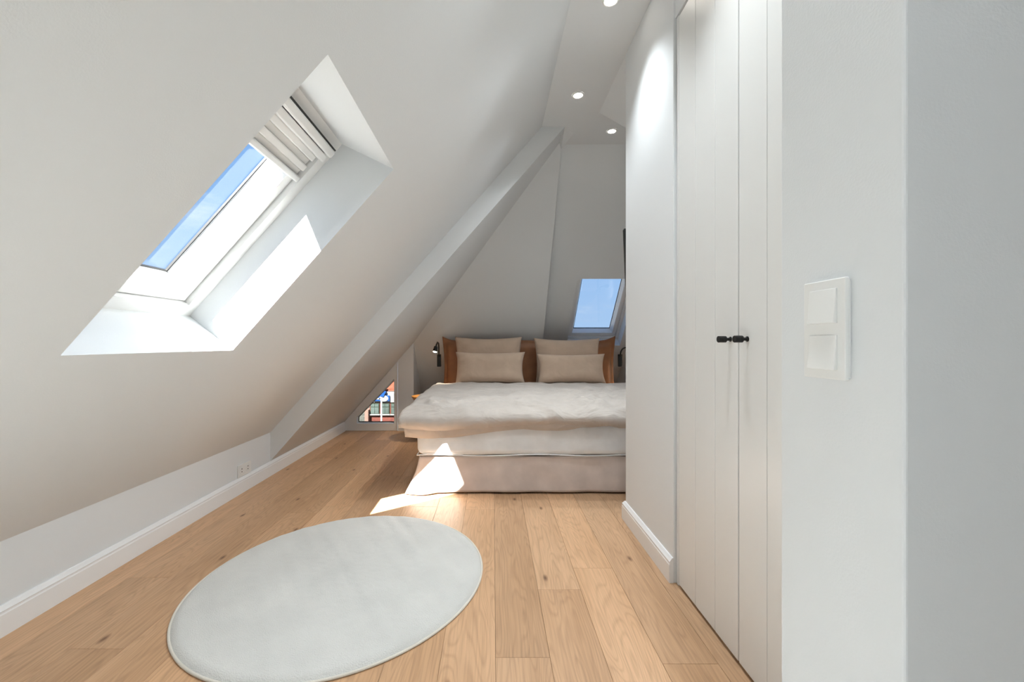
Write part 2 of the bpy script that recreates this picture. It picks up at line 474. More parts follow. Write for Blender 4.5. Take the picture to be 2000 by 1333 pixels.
# --- gable wall with the triangular window
gp = [(-1.115, YG, 0), (xg, YG, 0), (xg, YG, zg), (-1.115, YG, s2(-1.115))]
gw = mesh('wall_gable', gp + [(xg, p1(0), 0)], [(0, 1, 2, 3), (1, 4, 2)], 'wall')
struct(gw, 'narrow white wall strip right of the triangular window', 'wall')

def frame_poly(name, outer, inner, y0, y1, m, parent, inner_back=None):
    """frame between two polygons of equal vertex count, y0 room side, y1 outside"""
    n = len(outer); ib = inner_back or inner
    v = [(x, y0, z) for x, z in outer] + [(x, y0, z) for x, z in inner] + [(x, y1, z) for x, z in ib] + [(x, y1, z) for x, z in outer]
    f = []
    for j in range(4):
        for i in range(n):
            k = (i + 1) % n; j2 = (j + 1) % 4
            f.append((j * n + i, j * n + k, j2 * n + k, j2 * n + i))
    return rel(mesh(name, v, f, m), parent)
w3 = empty('window_3', (-1.4, YG, 0.0), 'triangular white window at floor level under the slope', 'window', kind='structure')
outer = [(-1.735, 0.004), (-1.118, 0.004), (-1.118, s2(-1.118) - 0.004), (-1.735, s2(-1.735) - 0.004)]
inner = [(-1.600, 0.085), (-1.160, 0.085), (-1.160, 0.615), (-1.600, 0.160)]
inb = [(-1.588, 0.100), (-1.166, 0.100), (-1.166, 0.590), (-1.588, 0.157)]
frame_poly('window_frame', outer, inner, YG + 0.008, YG + 0.07, 'winwhite', w3, inb)
frame_poly('gasket', [(-1.590, 0.098), (-1.164, 0.098), (-1.164, 0.594), (-1.590, 0.158)], [(-1.583, 0.105), (-1.171, 0.105), (-1.171, 0.580), (-1.583, 0.155)], YG + 0.05, YG + 0.058, 'dark', w3)
rel(mesh('pane', [(x, YG + 0.054, z) for x, z in [(-1.588, 0.100), (-1.166, 0.100), (-1.166, 0.590), (-1.588, 0.157)]], [(0, 1, 2, 3)], 'dimglass'), w3)
frame_poly('cover_strip', [(-1.122, 0.004), (-1.106, 0.004), (-1.106, s2(-1.106) - 0.01), (-1.122, s2(-1.122) - 0.01)],
           [(-1.118, 0.008), (-1.110, 0.008), (-1.110, s2(-1.115) - 0.02), (-1.118, s2(-1.118) - 0.02)], YG - 0.004, YG + 0.004, 'winwhite', w3)

# --- right side: partition, bulkhead, hall wall stub
WX = 0.778
pr = bmesh.new()
add_box(pr, (WX, 1.800, 0), (WX + 0.10, 2.448, CZ), 0.003, 2)
add_box(pr, (WX + 0.10, 2.348, 0), (XR, 2.448, CZ))
struct(bm_obj('wall_right', pr, 'wall'), 'white partition wall between the wardrobe and the bed alcove', 'wall')
struct(box('wall_right_bulkhead', (0.786, 0.763, 2.437), (1.45, 1.800, CZ), 'wall'), 'white bulkhead above the wardrobe doors', 'wall')
struct(box('wall_hall', (0.526, 0.533, 0), (XH, 0.763, CZ), 'wall', None, 0.004, 3), 'white wall end carrying the light switches', 'wall')
ar = mesh('wall_alcove_right', [(XR, 2.448, 0), (XR, p2(0), 0), (XR, P2Y, CZ), (XR, 2.448, CZ)], [(0, 1, 2, 3)], 'wall')
struct(ar, 'white side wall of the bed alcove hidden behind the partition', 'wall')
# sloping soffit past the partition
so = mesh('ceiling_soffit', [(0.781, 2.448, CZ), (0.781, 3.07, CZ), (XR, 2.448, CZ - 0.50), (XR, 3.07, CZ - 0.50), (XR, 2.448, CZ), (XR, 3.07, CZ)],
          [(0, 1, 3, 2), (1, 3, 5), (0, 2, 4), (0, 1, 5, 4), (2, 3, 5, 4)], 'wall')
struct(so, 'white sloping soffit under the ceiling beyond the partition', 'ceiling')
# hall behind the camera
hw = bmesh.new()
add_box(hw, (XH, Y0, 0), (XH + 0.1, 0.6, CZ))
struct(bm_obj('wall_hall_right', hw, 'wall'), 'white right wall of the hall', 'wall')
rear = mesh('wall_rear', [(KX, Y0, 0), (XH, Y0, 0), (XH, Y0, CZ), (CX, Y0, CZ), (KX, Y0, KZ)], [(0, 1, 2, 3, 4)], 'wall')
struct(rear, 'white rear wall of the hall', 'wall')

# --- baseboards: moulded profile swept along the wall
PROF = [(0, 0), (0.018, 0), (0.018, 0.078), (0.0155, 0.082), (0.0155, 0.088), (0.017, 0.091), (0.014, 0.095), (0.011, 0.099), (0.008, 0.104), (0.005, 0.108), (0, 0.108)]
def baseboard(name, path, label):
    """path of (x, y, nx, ny): the profile grows along the given outward vector"""
    v, f = [], []; n = len(PROF)
    for (x, y, nx, ny) in path:
        for d, z in PROF: v.append((x + nx * d, y + ny * d, z))
    for j in range(len(path) - 1):
        for i in range(n):
            k = (i + 1) % n
            f.append((j * n + i, j * n + k, (j + 1) * n + k, (j + 1) * n + i))
    f.append(tuple(range(n))); f.append(tuple((len(path) - 1) * n + i for i in range(n)))
    return struct(mesh(name, v, f, 'trim'), label, 'baseboard')
baseboard('baseboard_left', [(KX, Y0 + 0.02, 1, 0), (KX, YG - 0.002, 1, 0)], 'long white moulded baseboard along the knee wall')
baseboard('baseboard_right', [(WX, 1.800, -1, 0), (WX, 2.448, -1, 1), (XR - 0.01, 2.448, 0, 1)], 'short white moulded baseboard on the partition wall')

# ------------------------------------------------------------------ floor: oak planks
fl = mesh('floor', [(KX, Y0, -0.014), (XH, Y0, -0.014), (XH, YG + 0.06, -0.014), (KX, YG + 0.06, -0.014), (xg, YG + 0.06, -0.014), (XR, YG + 0.06, -0.014), (XR, YB, -0.014), (xg, YB, -0.014)], [(0, 1, 2, 5, 4, 3), (4, 5, 6, 7)], 'screed')
struct(fl, 'oiled oak plank floor', 'floor')
PWD = 0.18
def plank(x0, x1, y0, y1):
    g = 0.0004
    hx, hy = (x1 - x0) / 2 - g, (y1 - y0) / 2 - g
    bm = bmesh.new()
    c = 0.0008
    v = []
    for (ix, iz) in ((0, -0.013), (0, -c), (c, 0)):
        v.append([bm.verts.new((sx_ * (hx - ix), sy_ * (hy - ix), iz)) for sx_, sy_ in ((-1, -1), (1, -1), (1, 1), (-1, 1))])
    for j in range(2):
        for i in range(4):
            k = (i + 1) % 4
            bm.faces.new((v[j][i], v[j][k], v[j + 1][k], v[j + 1][i]))
    bm.faces.new(v[2])
    o = bm_obj('plank', bm, 'oak', fl)
    o.location = ((x0 + x1) / 2, (y0 + y1) / 2, 0)
known = {2: [1.92], 0: [1.376], -8: [1.415, 3.3], -2: [2.797], -4: [3.25]}   # joints seen in the photograph, by row
x_first = 0.008
row = -10
while True:
    x0 = max(KX + 0.002, x_first + row * PWD); x1 = min(XH - 0.002, x_first + (row + 1) * PWD)
    if x0 >= XH - 0.01: break
    if x1 > x0 + 0.01:
        js = sorted(known.get(row, []))
        ys = []
        st = js[0] if js else random.uniform(0.2, 2.2)
        ys = list(js) if js else [st]
        a = ys[0]
        while a > Y0: a -= random.choice((1.9, 2.2, 2.2)); ys.insert(0, a)
        a = ys[-1]
        while a < YB: a += random.choice((1.9, 2.2, 2.2)); ys.append(a)
        y_end = YG + 0.06 if x0 < xg else YB - 0.002
        if x1 > XR: y_end = 2.40
        for i in range(len(ys) - 1):
            a, b = max(ys[i], Y0 + 0.002), min(ys[i + 1], y_end)
            if b - a > 0.02: plank(x0, x1, a, b)
    row += 1

# ------------------------------------------------------------------ wardrobe
wd = empty('wardrobe', (0.789, 1.342, 0), 'tall white built-in wardrobe with grooved double doors', 'wardrobe')
DX, DT = 0.789, 0.02
DZ0, DZ1 = 0.012, 2.425
rel(box('body', (DX + DT + 0.002, 0.775, 0.002), (1.40, 1.797, 2.434), 'lacquer'), wd)
def door(y0, y1, knob_y, edges):
    d = box('door', (DX + 0.006, y0, DZ0), (DX + DT, y1, DZ1), 'lacquer')
    rel(d, wd)
    for a, b in zip(edges[:-1], edges[1:]):
        p = box('board', (DX, a + 0.0008, DZ0), (DX + 0.0065, b - 0.0008, DZ1), 'lacquer', None, 0.0022, 2)
        p.parent = d
    mt = Matrix.Translation((DX, knob_y, 1.050)) @ Matrix.Rotation(-math.pi / 2, 4, 'Y')
    kn = lathe('knob', [(0.0085, 0.0), (0.0085, 0.002), (0.0052, 0.003), (0.0052, 0.016), (0.0105, 0.0165), (0.011, 0.0175), (0.011, 0.027), (0.0103, 0.0276), (0.011, 0.0282), (0.011, 0.0405), (0.0102, 0.0415)], 'black', None, 28, mt, False)
    kn.parent = d; kn['label'] = 'black turned metal knob'
g = 0.0016
door(1.342 + g, 1.772, 1.386, [1.342 + g, 1.484, 1.627, 1.772])
door(0.905, 1.342 - g, 1.294, [0.905, 1.058, 1.202, 1.342 - g])
rel(box('frame_strip', (DX + 0.001, 1.776, DZ0 - 0.01), (DX + DT, 1.797, 2.434), 'lacquer', None, 0.002), wd)
rel(box('frame_strip', (DX + 0.001, 0.775, DZ0 - 0.01), (DX + DT, 0.901, 2.434), 'lacquer', None, 0.002), wd)

# ------------------------------------------------------------------ light switch and socket
sw = empty('light_switch', (0.526, 0.652, 1.06), 'white double rocker light switch on the wall end', 'light switch')
SXf = 0.526
rel(box('backing_plate', (SXf - 0.004, 0.652 - 0.0385, 1.06 - 0.0735), (SXf, 0.652 + 0.0385, 1.06 + 0.0735), 'plastic'), sw)
rel(box('frame_plate', (SXf - 0.010, 0.652 - 0.041, 1.06 - 0.0765), (SXf - 0.004, 0.652 + 0.041, 1.06 + 0.0765), 'plastic', None, 0.0015), sw)
for s in (-1, 1):
    cz = 1.06 + s * 0.0355
    y0, y1, z0, z1 = 0.652 - 0.0265, 0.652 + 0.0265, cz - 0.0265, cz + 0.0265
    v = [(SXf - 0.0098, y0, z0), (SXf - 0.0098, y1, z0), (SXf - 0.0098, y1, z1), (SXf - 0.0098, y0, z1),
         (SXf - 0.0160, y0, z0), (SXf - 0.0160, y1, z0), (SXf - 0.0118, y1, z1), (SXf - 0.0118, y0, z1)]
    r = mesh('rocker', v, [(0, 1, 2, 3), (4, 5, 6, 7), (0, 1, 5, 4), (1, 2, 6, 5), (2, 3, 7, 6), (3, 0, 4, 7)], 'plastic')
    bv = r.modifiers.new('edge', 'BEVEL'); bv.width = 0.0008; bv.segments = 2
    rel(r, sw)
so_ = empty('wall_socket', (KX, 2.92, 0.15), 'white double power socket on the knee wall above the baseboard', 'socket')
rel(box('frame_plate', (KX, 2.92 - 0.0765, 0.112), (KX + 0.009, 2.92 + 0.0765, 0.196), 'plastic', None, 0.0015), so_)
for s in (-1, 1):
    cy = 2.92 + s * 0.0355
    mt = Matrix.Translation((KX + 0.009, cy, 0.154)) @ Matrix.Rotation(math.pi / 2, 4, 'Y')
    ins = rel(lathe('socket_insert', [(0.0262, 0.0), (0.0262, 0.0018), (0.0215, 0.0025), (0.0195, 0.0012), (0.019, 0.0003)], 'plastic', None, 28, mt, False), so_)
    for q in (-1, 1):
        mq = Matrix.Translation((KX + 0.0092, cy, 0.154 + q * 0.0095)) @ Matrix.Rotation(math.pi / 2, 4, 'Y')
        h = lathe('pin_hole', [(0.0042, 0.0), (0.0042, 0.0009)], 'dark', None, 12, mq, False)
        h.parent = ins
        h.matrix_parent_inverse = Matrix.Translation(-Vector(so_.location)) if False else Matrix.Identity(4)

# ------------------------------------------------------------------ ceiling downlights
def downlight(x, y, label, group=None):
    r = empty('ceiling_downlight', (x, y, CZ), label, 'downlight', group)
    rel(lathe('trim_ring', [(0.030, -0.001), (0.032, -0.005), (0.040, -0.004), (0.043, 0.0)], 'plastic', None, 36, Matrix.Translation((x, y, CZ)), True), r)
    rel(lathe('lens', [(0.0295, -0.0035), (0.022, -0.0062), (0.010, -0.0072)], 'lamp', None, 28, Matrix.Translation((x, y, CZ)), True), r)
    ld = bpy.data.lights.new('downlight_beam', 'SPOT')
    ld.energy = SPOT_W; ld.spot_size = math.radians(106); ld.spot_blend = 1.0; ld.shadow_soft_size = 0.028
    ld.color = (0.88, 0.955, 1.0)
    lo = bpy.data.objects.new('beam', ld); lo.location = (0, 0, -0.03); lo.rotation_euler = (0, math.radians(10), 0)
    C.objects.link(lo); lo.parent = r
downlight(0.581, 2.851, 'round white recessed ceiling downlight in front of the sloping soffit', None)
downlight(0.581, 2.06, 'round white recessed ceiling downlight beside the partition wall top', None)
downlight(0.949, 3.335, 'round white recessed ceiling downlight beyond the sloping soffit, above the bed', None)
downlight(0.500, 1.27, 'round white recessed ceiling downlight in front of the wardrobe doors')
downlight(0.450, 0.30, 'unseen ceiling downlight added for brightness beside the wall end with the switches')  # lamp added out of view to brighten the near part of the room
downlight(0.450, -0.75, 'unseen ceiling downlight added for brightness in the hall')  # another added, unseen lamp for overall brightness

# ------------------------------------------------------------------ rug
RX, RY, RR = -0.658, 1.862, 0.606
rg = empty('round_rug', (RX, RY, 0), 'round ivory short-pile rug on the oak floor', 'rug')
v, f = [], []
NS, NR = 260, 70
for j in range(NR + 1):
    t = j / NR
    rr = RR * (1 - (1 - t) ** 1.0) if False else RR * t
    for i in range(NS):
        a = 2 * math.pi * i / NS
        wob = 1 + 0.030 * math.cos(2 * (a - 0.87)) + 0.003 * math.sin(3 * a + 1)
        x, y = rr * wob * math.cos(a), rr * wob * math.sin(a)
        d = RR - rr
        z = 0.021 * min(1, (d / 0.022)) ** 0.5 if d < 0.022 else 0.021
        z = max(z, 0.003)
        p = Vector((x, y, 0))
        z += 0.0016 * noise.noise(p * 45) * min(1, d / 0.03) + 0.0070 * noise.noise(Vector((x * 14 + y * 9, y * 1.6 - x * 1.2, 3))) * min(1, d / 0.05)
        v.append((RX + x, RY + y, z))
for j in range(NR):
    for i in range(NS):
        k = (i + 1) % NS
        f.append((j * NS + i, j * NS + k, (j + 1) * NS + k, (j + 1) * NS + i))
rel(mesh('pile', v, f, 'rug', None, True), rg)
pts = []
v, f = [], []
for i in range(NS):
    a = 2 * math.pi * i / NS
    wob = 1 + 0.030 * math.cos(2 * (a - 0.87)) + 0.003 * math.sin(3 * a + 1)
    for k in range(8):
        b = 2 * math.pi * k / 8
        r_ = (RR + 0.001) * wob + 0.005 * math.cos(b)
        v.append((RX + r_ * math.cos(a), RY + r_ * math.sin(a), 0.005 + 0.005 * math.sin(b)))
for i in range(NS):
    for k in range(8):
        i2, k2 = (i + 1) % NS, (k + 1) % 8
        f.append((i * 8 + k, i2 * 8 + k, i2 * 8 + k2, i * 8 + k2))
rel(mesh('edge_binding', v, f, 'rugedge', None, True), rg)

# pale rug added out of view in the hall to bounce neutral light
hr = empty('bounce_rug', (0, -0.55, 0), 'large pale rectangular rug added unseen in the hall to bounce light', 'rug')
rel(box('pile', (-1.45, -1.95, 0.0), (0.50, 1.00, 0.014), 'bouncerug', None, 0.005), hr)

# ------------------------------------------------------------------ bed
BX0, BX1 = -0.515, 1.300
BY0, BY1 = 2.855, 4.735
bed = empty('bed', ((BX0 + BX1) / 2, (BY0 + BY1) / 2, 0), 'double bed base with taupe linen skirt and tan leather headboard', 'bed')
rel(box('base_box', (BX0 + 0.03, BY0 + 0.03, 0.03), (BX1 - 0.03, BY1, 0.250), 'skirt'), bed)
for lx in (BX0 + 0.12, BX1 - 0.12):
    for ly in (BY0 + 0.12, BY1 - 0.12):
        rel(box('leg', (lx - 0.03, ly - 0.03, 0), (lx + 0.03, ly + 0.03, 0.032), 'black'), bed)
# skirt: perimeter strip in levels
def perim(x0, x1, y0, y1, step=0.015):
    P = []
    def seg(a, b):
        n = max(2, int((Vector(b) - Vector(a)).length / step))
        for i in range(n): P.append((a[0] + (b[0] - a[0]) * i / n, a[1] + (b[1] - a[1]) * i / n))
    seg((x0, y1), (x0, y0)); seg((x0, y0), (x1, y0)); seg((x1, y0), (x1, y1))
    P.append((x1, y1))
    return P
base = perim(BX0 + 0.010, BX1 - 0.010, BY0 + 0.012, BY1)
LV = 16
v, f = [], []
for j in range(LV + 1):
    t = j / LV                      # 0 top, 1 hem
    for (x, y) in base:
        front = abs(y - (BY0 + 0.012)) < 1e-6
        left = abs(x - (BX0 + 0.010)) < 1e-6
        dc = math.hypot(x - BX0, y - BY0)
        kick = max(0, 1 - dc / 0.30) ** 1.6
        nx, ny = x, y
        wv = 0.004 * math.sin(x * 17 + y * 13) * t + 0.006 * noise.noise(Vector((x * 5, y * 5, t * 2)))
        if front: ny -= 0.010 * t + wv
        if left: nx -= 0.015 * t + wv
        nx -= 0.085 * kick * t ** 1.5
        ny -= 0.030 * kick * t ** 1.5 * (1 if not left else 0.6)
        # pleat at the corner
        if front and 0.02 < x - BX0 < 0.16:
            q = (x - BX0 - 0.02) / 0.14
            ny -= 0.028 * math.sin(math.pi * q) * t ** 2
        zz = 0.256 - (0.256 - 0.014) * t
        if t == 1: zz -= 0.006 * kick
        v.append((nx, ny, zz))
nb = len(base)
for j in range(LV):
    for i in range(nb - 1): f.append((j * nb + i, j * nb + i + 1, (j + 1) * nb + i + 1, (j + 1) * nb + i))
sk = rel(mesh('valance_skirt', v, f, 'skirt', None, True), bed)
sm = sk.modifiers.new('thick', 'SOLIDIFY'); sm.thickness = 0.003
# headboard with flanged leather cover
HX0, HX1, HY = -0.580, 1.400, 4.742
hv, hf = [], []
NU, NV = 96, 48
for j in range(NV + 1):
    for i in range(NU + 1):
        a, b = i / NU, j / NV
        x = HX0 + (HX1 - HX0) * a
        sag = 0.028 * (1 - abs(2 * a - 1) ** 6) + 0.006 * math.sin(a * 23)
        z = 0.02 + (1.085 - sag - 0.02) * b
        edge = min(a * (HX1 - HX0), (1 - a) * (HX1 - HX0), (1 - b) * 1.06)
        dpt = 0.0 if edge < 0.045 else -0.035 * min(1, (edge - 0.045) / 0.03) ** 0.5
        y = HY + 0.045 + dpt + 0.003 * noise.noise(Vector((x * 6, z * 6, 1)))
        ear = 0.022 * max(0, 1 - min(a, 1 - a) / 0.06) ** 1.5 * b ** 8
        cave = 0.020 * math.sin(math.pi * min(1, max(0, (b - 0.45) / 0.55))) ** 1.2 * max(0, 1 - min(a, 1 - a) / 0.05)
        hv.append((x + (0.018 * (1 - b) + cave) * (1 if a < 0.5 else -1), y, z + ear))
n1 = NU + 1
for j in range(NV):
    for i in range(NU): hf.append((j * n1 + i, j * n1 + i + 1, (j + 1) * n1 + i + 1, (j + 1) * n1 + i))
hb = rel(mesh('headboard', hv, hf, 'leather', None, True), bed)
hb['label'] = 'tan leather headboard cover with flanged edges'
s_ = hb.modifiers.new('thick', 'SOLIDIFY'); s_.thickness = 0.012; s_.offset = -1
core = box('headboard_core', (HX0 + 0.05, HY + 0.055, 0.02), (HX1 - 0.05, HY + 0.100, 1.02), 'leather', None, 0.01)
rel(core, bed)
# stitched piping between flange and panel
pp = []
for i in range(25): pp.append((HX0 + 0.060, HY + 0.028, 0.3 + (1.015 - 0.3) * i / 24))
for i in range(1, 40):
    a = i / 40; x = HX0 + 0.06 + (HX1 - HX0 - 0.12) * a
    pp.append((x, HY + 0.028, 1.015 - 0.018 * (1 - abs(2 * a - 1) ** 4)))
for i in range(25): pp.append((HX1 - 0.060, HY + 0.028, 1.015 - (1.015 - 0.3) * i / 24))
pi_ = tube('piping', pp, 0.006, 'leatherdark', None, 8); pi_.parent = hb

# mattress
def soft_box(name, a, b, r, m, parent, amp=0.004, div=34, fr=7.0):
    bm = bmesh.new()
    bmesh.ops.create_cube(bm, size=2.0)
    bmesh.ops.subdivide_edges(bm, edges=bm.edges[:], cuts=div, use_grid_fill=True)
    c = (Vector(a) + Vector(b)) / 2; h = (Vector(b) - Vector(a)) / 2
    for vv in bm.verts:
        p = Vector((vv.co.x * h.x, vv.co.y * h.y, vv.co.z * h.z))
        q = Vector([max(-h[i] + r, min(h[i] - r, p[i])) for i in range(3)])
        d = p - q
        if d.length > 1e-6: p = q + d.normalized() * r
        nn = noise.noise((p + c) * fr) * amp
        dn = d.normalized() if d.length > 1e-6 else Vector((0, 0, 1))
        vv.co = c + p + dn * nn
    return bm_obj(name, bm, m, parent, True)
mt_ = empty('mattress', (0.39, 3.78, 0.258), 'thick mattress in a white fitted sheet on the bed', 'mattress')
rel(soft_box('fitted_sheet', (BX0 - 0.012, BY0 - 0.012, 0.258), (BX1, BY1 - 0.03, 0.505), 0.055, 'sheet', None, 0.006), mt_)
hem = []
for x, y in perim(BX0 - 0.004, BX1 - 0.006, BY0 - 0.004, BY1 - 0.05, 0.04):
    hem.append((x, y, 0.268 + 0.004 * math.sin(x * 9 + y * 4)))
rel(tube('elastic_hem', hem, 0.004, 'sheet', None, 8), mt_)

# duvet: top skin with rolled front and side edges, second fold underneath
def duvet_skin(name, x0, x1, y0, y1, ztop, hem_fn, m, seed, amp=0.012, folds=True, nu=150, nv=110, thick=0.02, rad=0.072):
    v, f = [], []
    W_, D_ = x1 - x0, y1 - y0
    for j in range(nv + 1):
        for i in range(nu + 1):
            a, b = i / nu, j / nv
            # remap so rows gather at the rolled edges
            a2 = a - 0.035 * math.sin(2 * math.pi * a) ; b2 = b - 0.05 * math.sin(2 * math.pi * b) * (1 if b < 0.5 else 0.5)
            x = x0 + W_ * a2; y = y0 + D_ * b2
            dl, dr, df = x - x0, x1 - x, y - y0
            def drop(d):
                if d >= rad: return 0.0
                t = 1 - d / rad
                return 1 - math.sqrt(max(0, 1 - t ** 2.4))
            hz = hem_fn(x, y)
            sl_z = 0.045 * max(0, 1 - df / 0.42) ** 1.5 if folds else 0.0
            k = min(1.0, (drop(dl) ** 2 + drop(df) ** 2 + drop(dr) ** 2) ** 0.5)
            zt_ = ztop - sl_z
            z = zt_ - (zt_ - hz) * k
            p = Vector((x * 1.0, y * 1.0, seed))
            body = noise.noise(p * 2.3) * amp + noise.noise(p * 5.5) * amp * 0.5 + noise.noise(p * 13) * amp * 0.35 + noise.noise(p * 28) * amp * 0.10
            wr_ = 1 - abs(noise.noise(Vector((x * 2.6 + 1.4 * y, y * 5.5 - x * 1.1, seed)) )) * 2.6
            body += 0.022 * max(0, wr_) ** 3 * (0.35 + 0.65 * math.exp(-((y - 2.9) / 0.5) ** 2))
            if folds:
                # wrinkles fanning from the right end of the front edge
                q = Vector((x, y, 0)) - Vector((0.95, 3.35, 0))
                ang = math.atan2(q.y, q.x); rr_ = q.length
                body += 0.014 * math.sin(ang * 15 + 3 * noise.noise(p * 3)) * math.exp(-((rr_ - 0.45) / 0.28) ** 2)
                body += 0.020 * abs(noise.noise(Vector((x * 9 + y * 4, y * 3 - x * 2, seed + 4)))) * math.exp(-((y - 2.95) / 0.35) ** 2)
                body += 0.008 * math.exp(-((y - 3.05 - 0.10 * math.sin(x * 2.2)) / 0.10) ** 2) * (0.5 + 0.5 * math.sin(x * 3.1 + 1))
            z += body * (1 - 0.35 * k)
            yy = y - body * 0.9 * k * (1 if df < rad else 0) - 0.026 * noise.noise(Vector((x * 3.2, seed, 2))) * (1 - b2) - 0.030 * math.sin(math.pi * min(1, k)) * (1 if df < rad else 0)
            xx = x - 0.020 * noise.noise(Vector((y * 3.0, seed, 7))) * (1 - a2) - 0.02 * math.sin(math.pi * min(1, k)) * (1 if dl < rad else 0)
            v.append((xx, yy, z))
    n = nu + 1
    for j in range(nv):
        for i in range(nu): f.append((j * n + i, j * n + i + 1, (j + 1) * n + i + 1, (j + 1) * n + i))
    o = mesh(name, v, f, m, None, True)
    s = o.modifiers.new('thick', 'SOLIDIFY'); s.thickness = thick; s.offset = -1
    return o
dv = empty('duvet', (0.39, 3.5, 0.50), 'rumpled greige duvet spread over the mattress', 'duvet')
rel(duvet_skin('duvet_top', -0.625, 1.42, 2.785, 4.30, 0.622, lambda x, y: 0.462 + 0.020 * min(1, max(0, (x + 0.4) / 1.0)) + 0.014 * math.sin(x * 5), 'duvet', 3.1), dv)
rel(duvet_skin('duvet_underside', -0.592, 1.40, 2.812, 4.27, 0.570, lambda x, y: 0.395 + 0.070 * min(1, max(0, (x + 0.35) / 0.9)) + 0.010 * math.sin(x * 8 + 1), 'duvet', 8.4, 0.008, False, 110, 70, 0.014, 0.075), dv)

# pillows
def pillow(w_, h_, t_, loc, lean, label, seed, rz=0.0):
    NUp, NVp = 46, 30
    v, f = [], []
    for side in (1, -1):
        for j in range(NVp + 1):
            for i in range(NUp + 1):
                a, b = 2 * i / NUp - 1, 2 * j / NVp - 1
                a = math.copysign(abs(a) ** 0.85, a); b = math.copysign(abs(b) ** 0.85, b)
                x = w_ / 2 * a * (1 - 0.085 * (1 - b * b) * abs(a))
                z = h_ / 2 * b * (1 - 0.085 * (1 - a * a) * abs(b))
                th = t_ / 2 * (max(0, (1 - a ** 4) * (1 - b ** 4))) ** 0.55
                p = Vector((x, z, seed + side))
                wr = 0.010 * noise.noise(p * 4.5) + 0.004 * noise.noise(p * 12)
                ed = max(abs(a), abs(b))
                # small gathers near the short seams
                wr += 0.006 * math.sin(z * 75 + seed) * max(0, abs(a) - 0.72) / 0.28 * (1 - abs(a)) * 6
                wr += 0.008 * math.sin((z - 0.25 * x) * 26 + seed * 2) * math.exp(-((x - 0.15) / 0.2) ** 2) * (1 - b * b) * (0.6 if side < 0 else 0.2)
                y = side * (th + wr * min(1, th / 0.03))
                v.append((x, y, z + h_ / 2))
    n = NUp + 1; off = n * (NVp + 1)
    for s in (0, 1):
        for j in range(NVp):
            for i in range(NUp):
                q = (j * n + i, j * n + i + 1, (j + 1) * n + i + 1, (j + 1) * n + i)
                f.append(tuple(k + s * off for k in q))
    me = bpy.data.meshes.new('pillow'); me.from_pydata(v, [], f)
    bm = bmesh.new(); bm.from_mesh(me); bmesh.ops.remove_doubles(bm, verts=bm.verts[:], dist=0.0006)
    bmesh.ops.recalc_face_normals(bm, faces=bm.faces); bm.to_mesh(me); bm.free()
    o = link('pillow', me, 'pillow', None, True)
    o.location = loc; o.rotation_euler = (-lean, 0, rz)
    return tag(o, label, 'pillow', 'taupe pillows against the headboard')
pillow(0.745, 0.60, 0.17, (-0.050, 4.535, 0.509), math.radians(9), 'upright taupe linen pillow against the headboard on the triangular window side', 1.3, 0.01)
pillow(0.730, 0.585, 0.17, (0.815, 4.535, 0.509), math.radians(9), 'upright taupe linen pillow against the headboard under the small skylight', 5.7, -0.01)
pillow(0.735, 0.345, 0.17, (-0.030, 4.345, 0.600), math.radians(12), 'low taupe linen pillow in front on the triangular window side', 9.2, -0.01)
pillow(0.725, 0.325, 0.17, (0.820, 4.345, 0.600), math.radians(12), 'creased low taupe linen pillow in front under the small skylight', 14.6, 0.015)

# ------------------------------------------------------------------ reading lamps
def reading_lamp(px, py, pts, label, aim):
    r = empty('reading_lamp', (px, py, 0.80), label, 'lamp', 'black reading lamps on the headboard')
    rel(box('wall_mount', (px - 0.022, py - 0.012, 0.765), (px + 0.022, py + 0.02, 0.905), 'black', None, 0.004), r)
    rel(tube('gooseneck', pts, 0.008, 'black', None, 10), r)
    end = Vector(pts[-1]); d = Vector(aim).normalized()
    q = d.to_track_quat('Z', 'Y').to_matrix().to_4x4(); q.translation = end
    rel(lathe('lamp_head', [(0.009, -0.03), (0.020, -0.025), (0.022, 0.0), (0.026, 0.030), (0.024, 0.032)], 'black', None, 20, q), r)
    q2 = q.copy(); q2.translation = end + d * 0.033
    rel(lathe('bulb', [(0.023, 0), (0.017, 0.006), (0.006, 0.009)], 'lamp', None, 20, q2), r)
    ld = bpy.data.lights.new('reading_beam', 'SPOT'); ld.energy = 7.0; ld.spot_size = math.radians(100); ld.spot_blend = 0.3; ld.shadow_soft_size = 0.02
    ld.color = (1.0, 0.82, 0.6)
    lo = bpy.data.objects.new('beam', ld); lo.location = end + d * 0.05
    lo.rotation_euler = d.to_track_quat('-Z', 'Y').to_euler()
    C.objects.link(lo); rel(lo, r)
def arc(x0, y0, z0, dx, r, n=18, dy=0.0):
    return [(x0, y0, z0)] + [(x0 + dx * (1 - math.cos(math.pi * i / n)) * r, y0 + dy * i / n, z0 + 0.03 + 1.35 * r * math.sin(math.pi * i / n)) for i in range(n + 1)]
reading_lamp(1.432, 4.70, arc(1.432, 4.685, 0.88, 1, 0.052, dy=-0.03), 'black gooseneck reading lamp on the headboard side below the small skylight', (0.1, -0.15, -1))
reading_lamp(-0.608, 4.70, [(-0.608, 4.685, 0.88), (-0.606, 4.66, 0.98), (-0.604, 4.62, 1.03), (-0.608, 4.57, 1.04), (-0.616, 4.53, 1.01), (-0.622, 4.51, 0.97)], 'lit black reading lamp on the headboard side towards the triangular window', (-0.15, -0.25, -1))

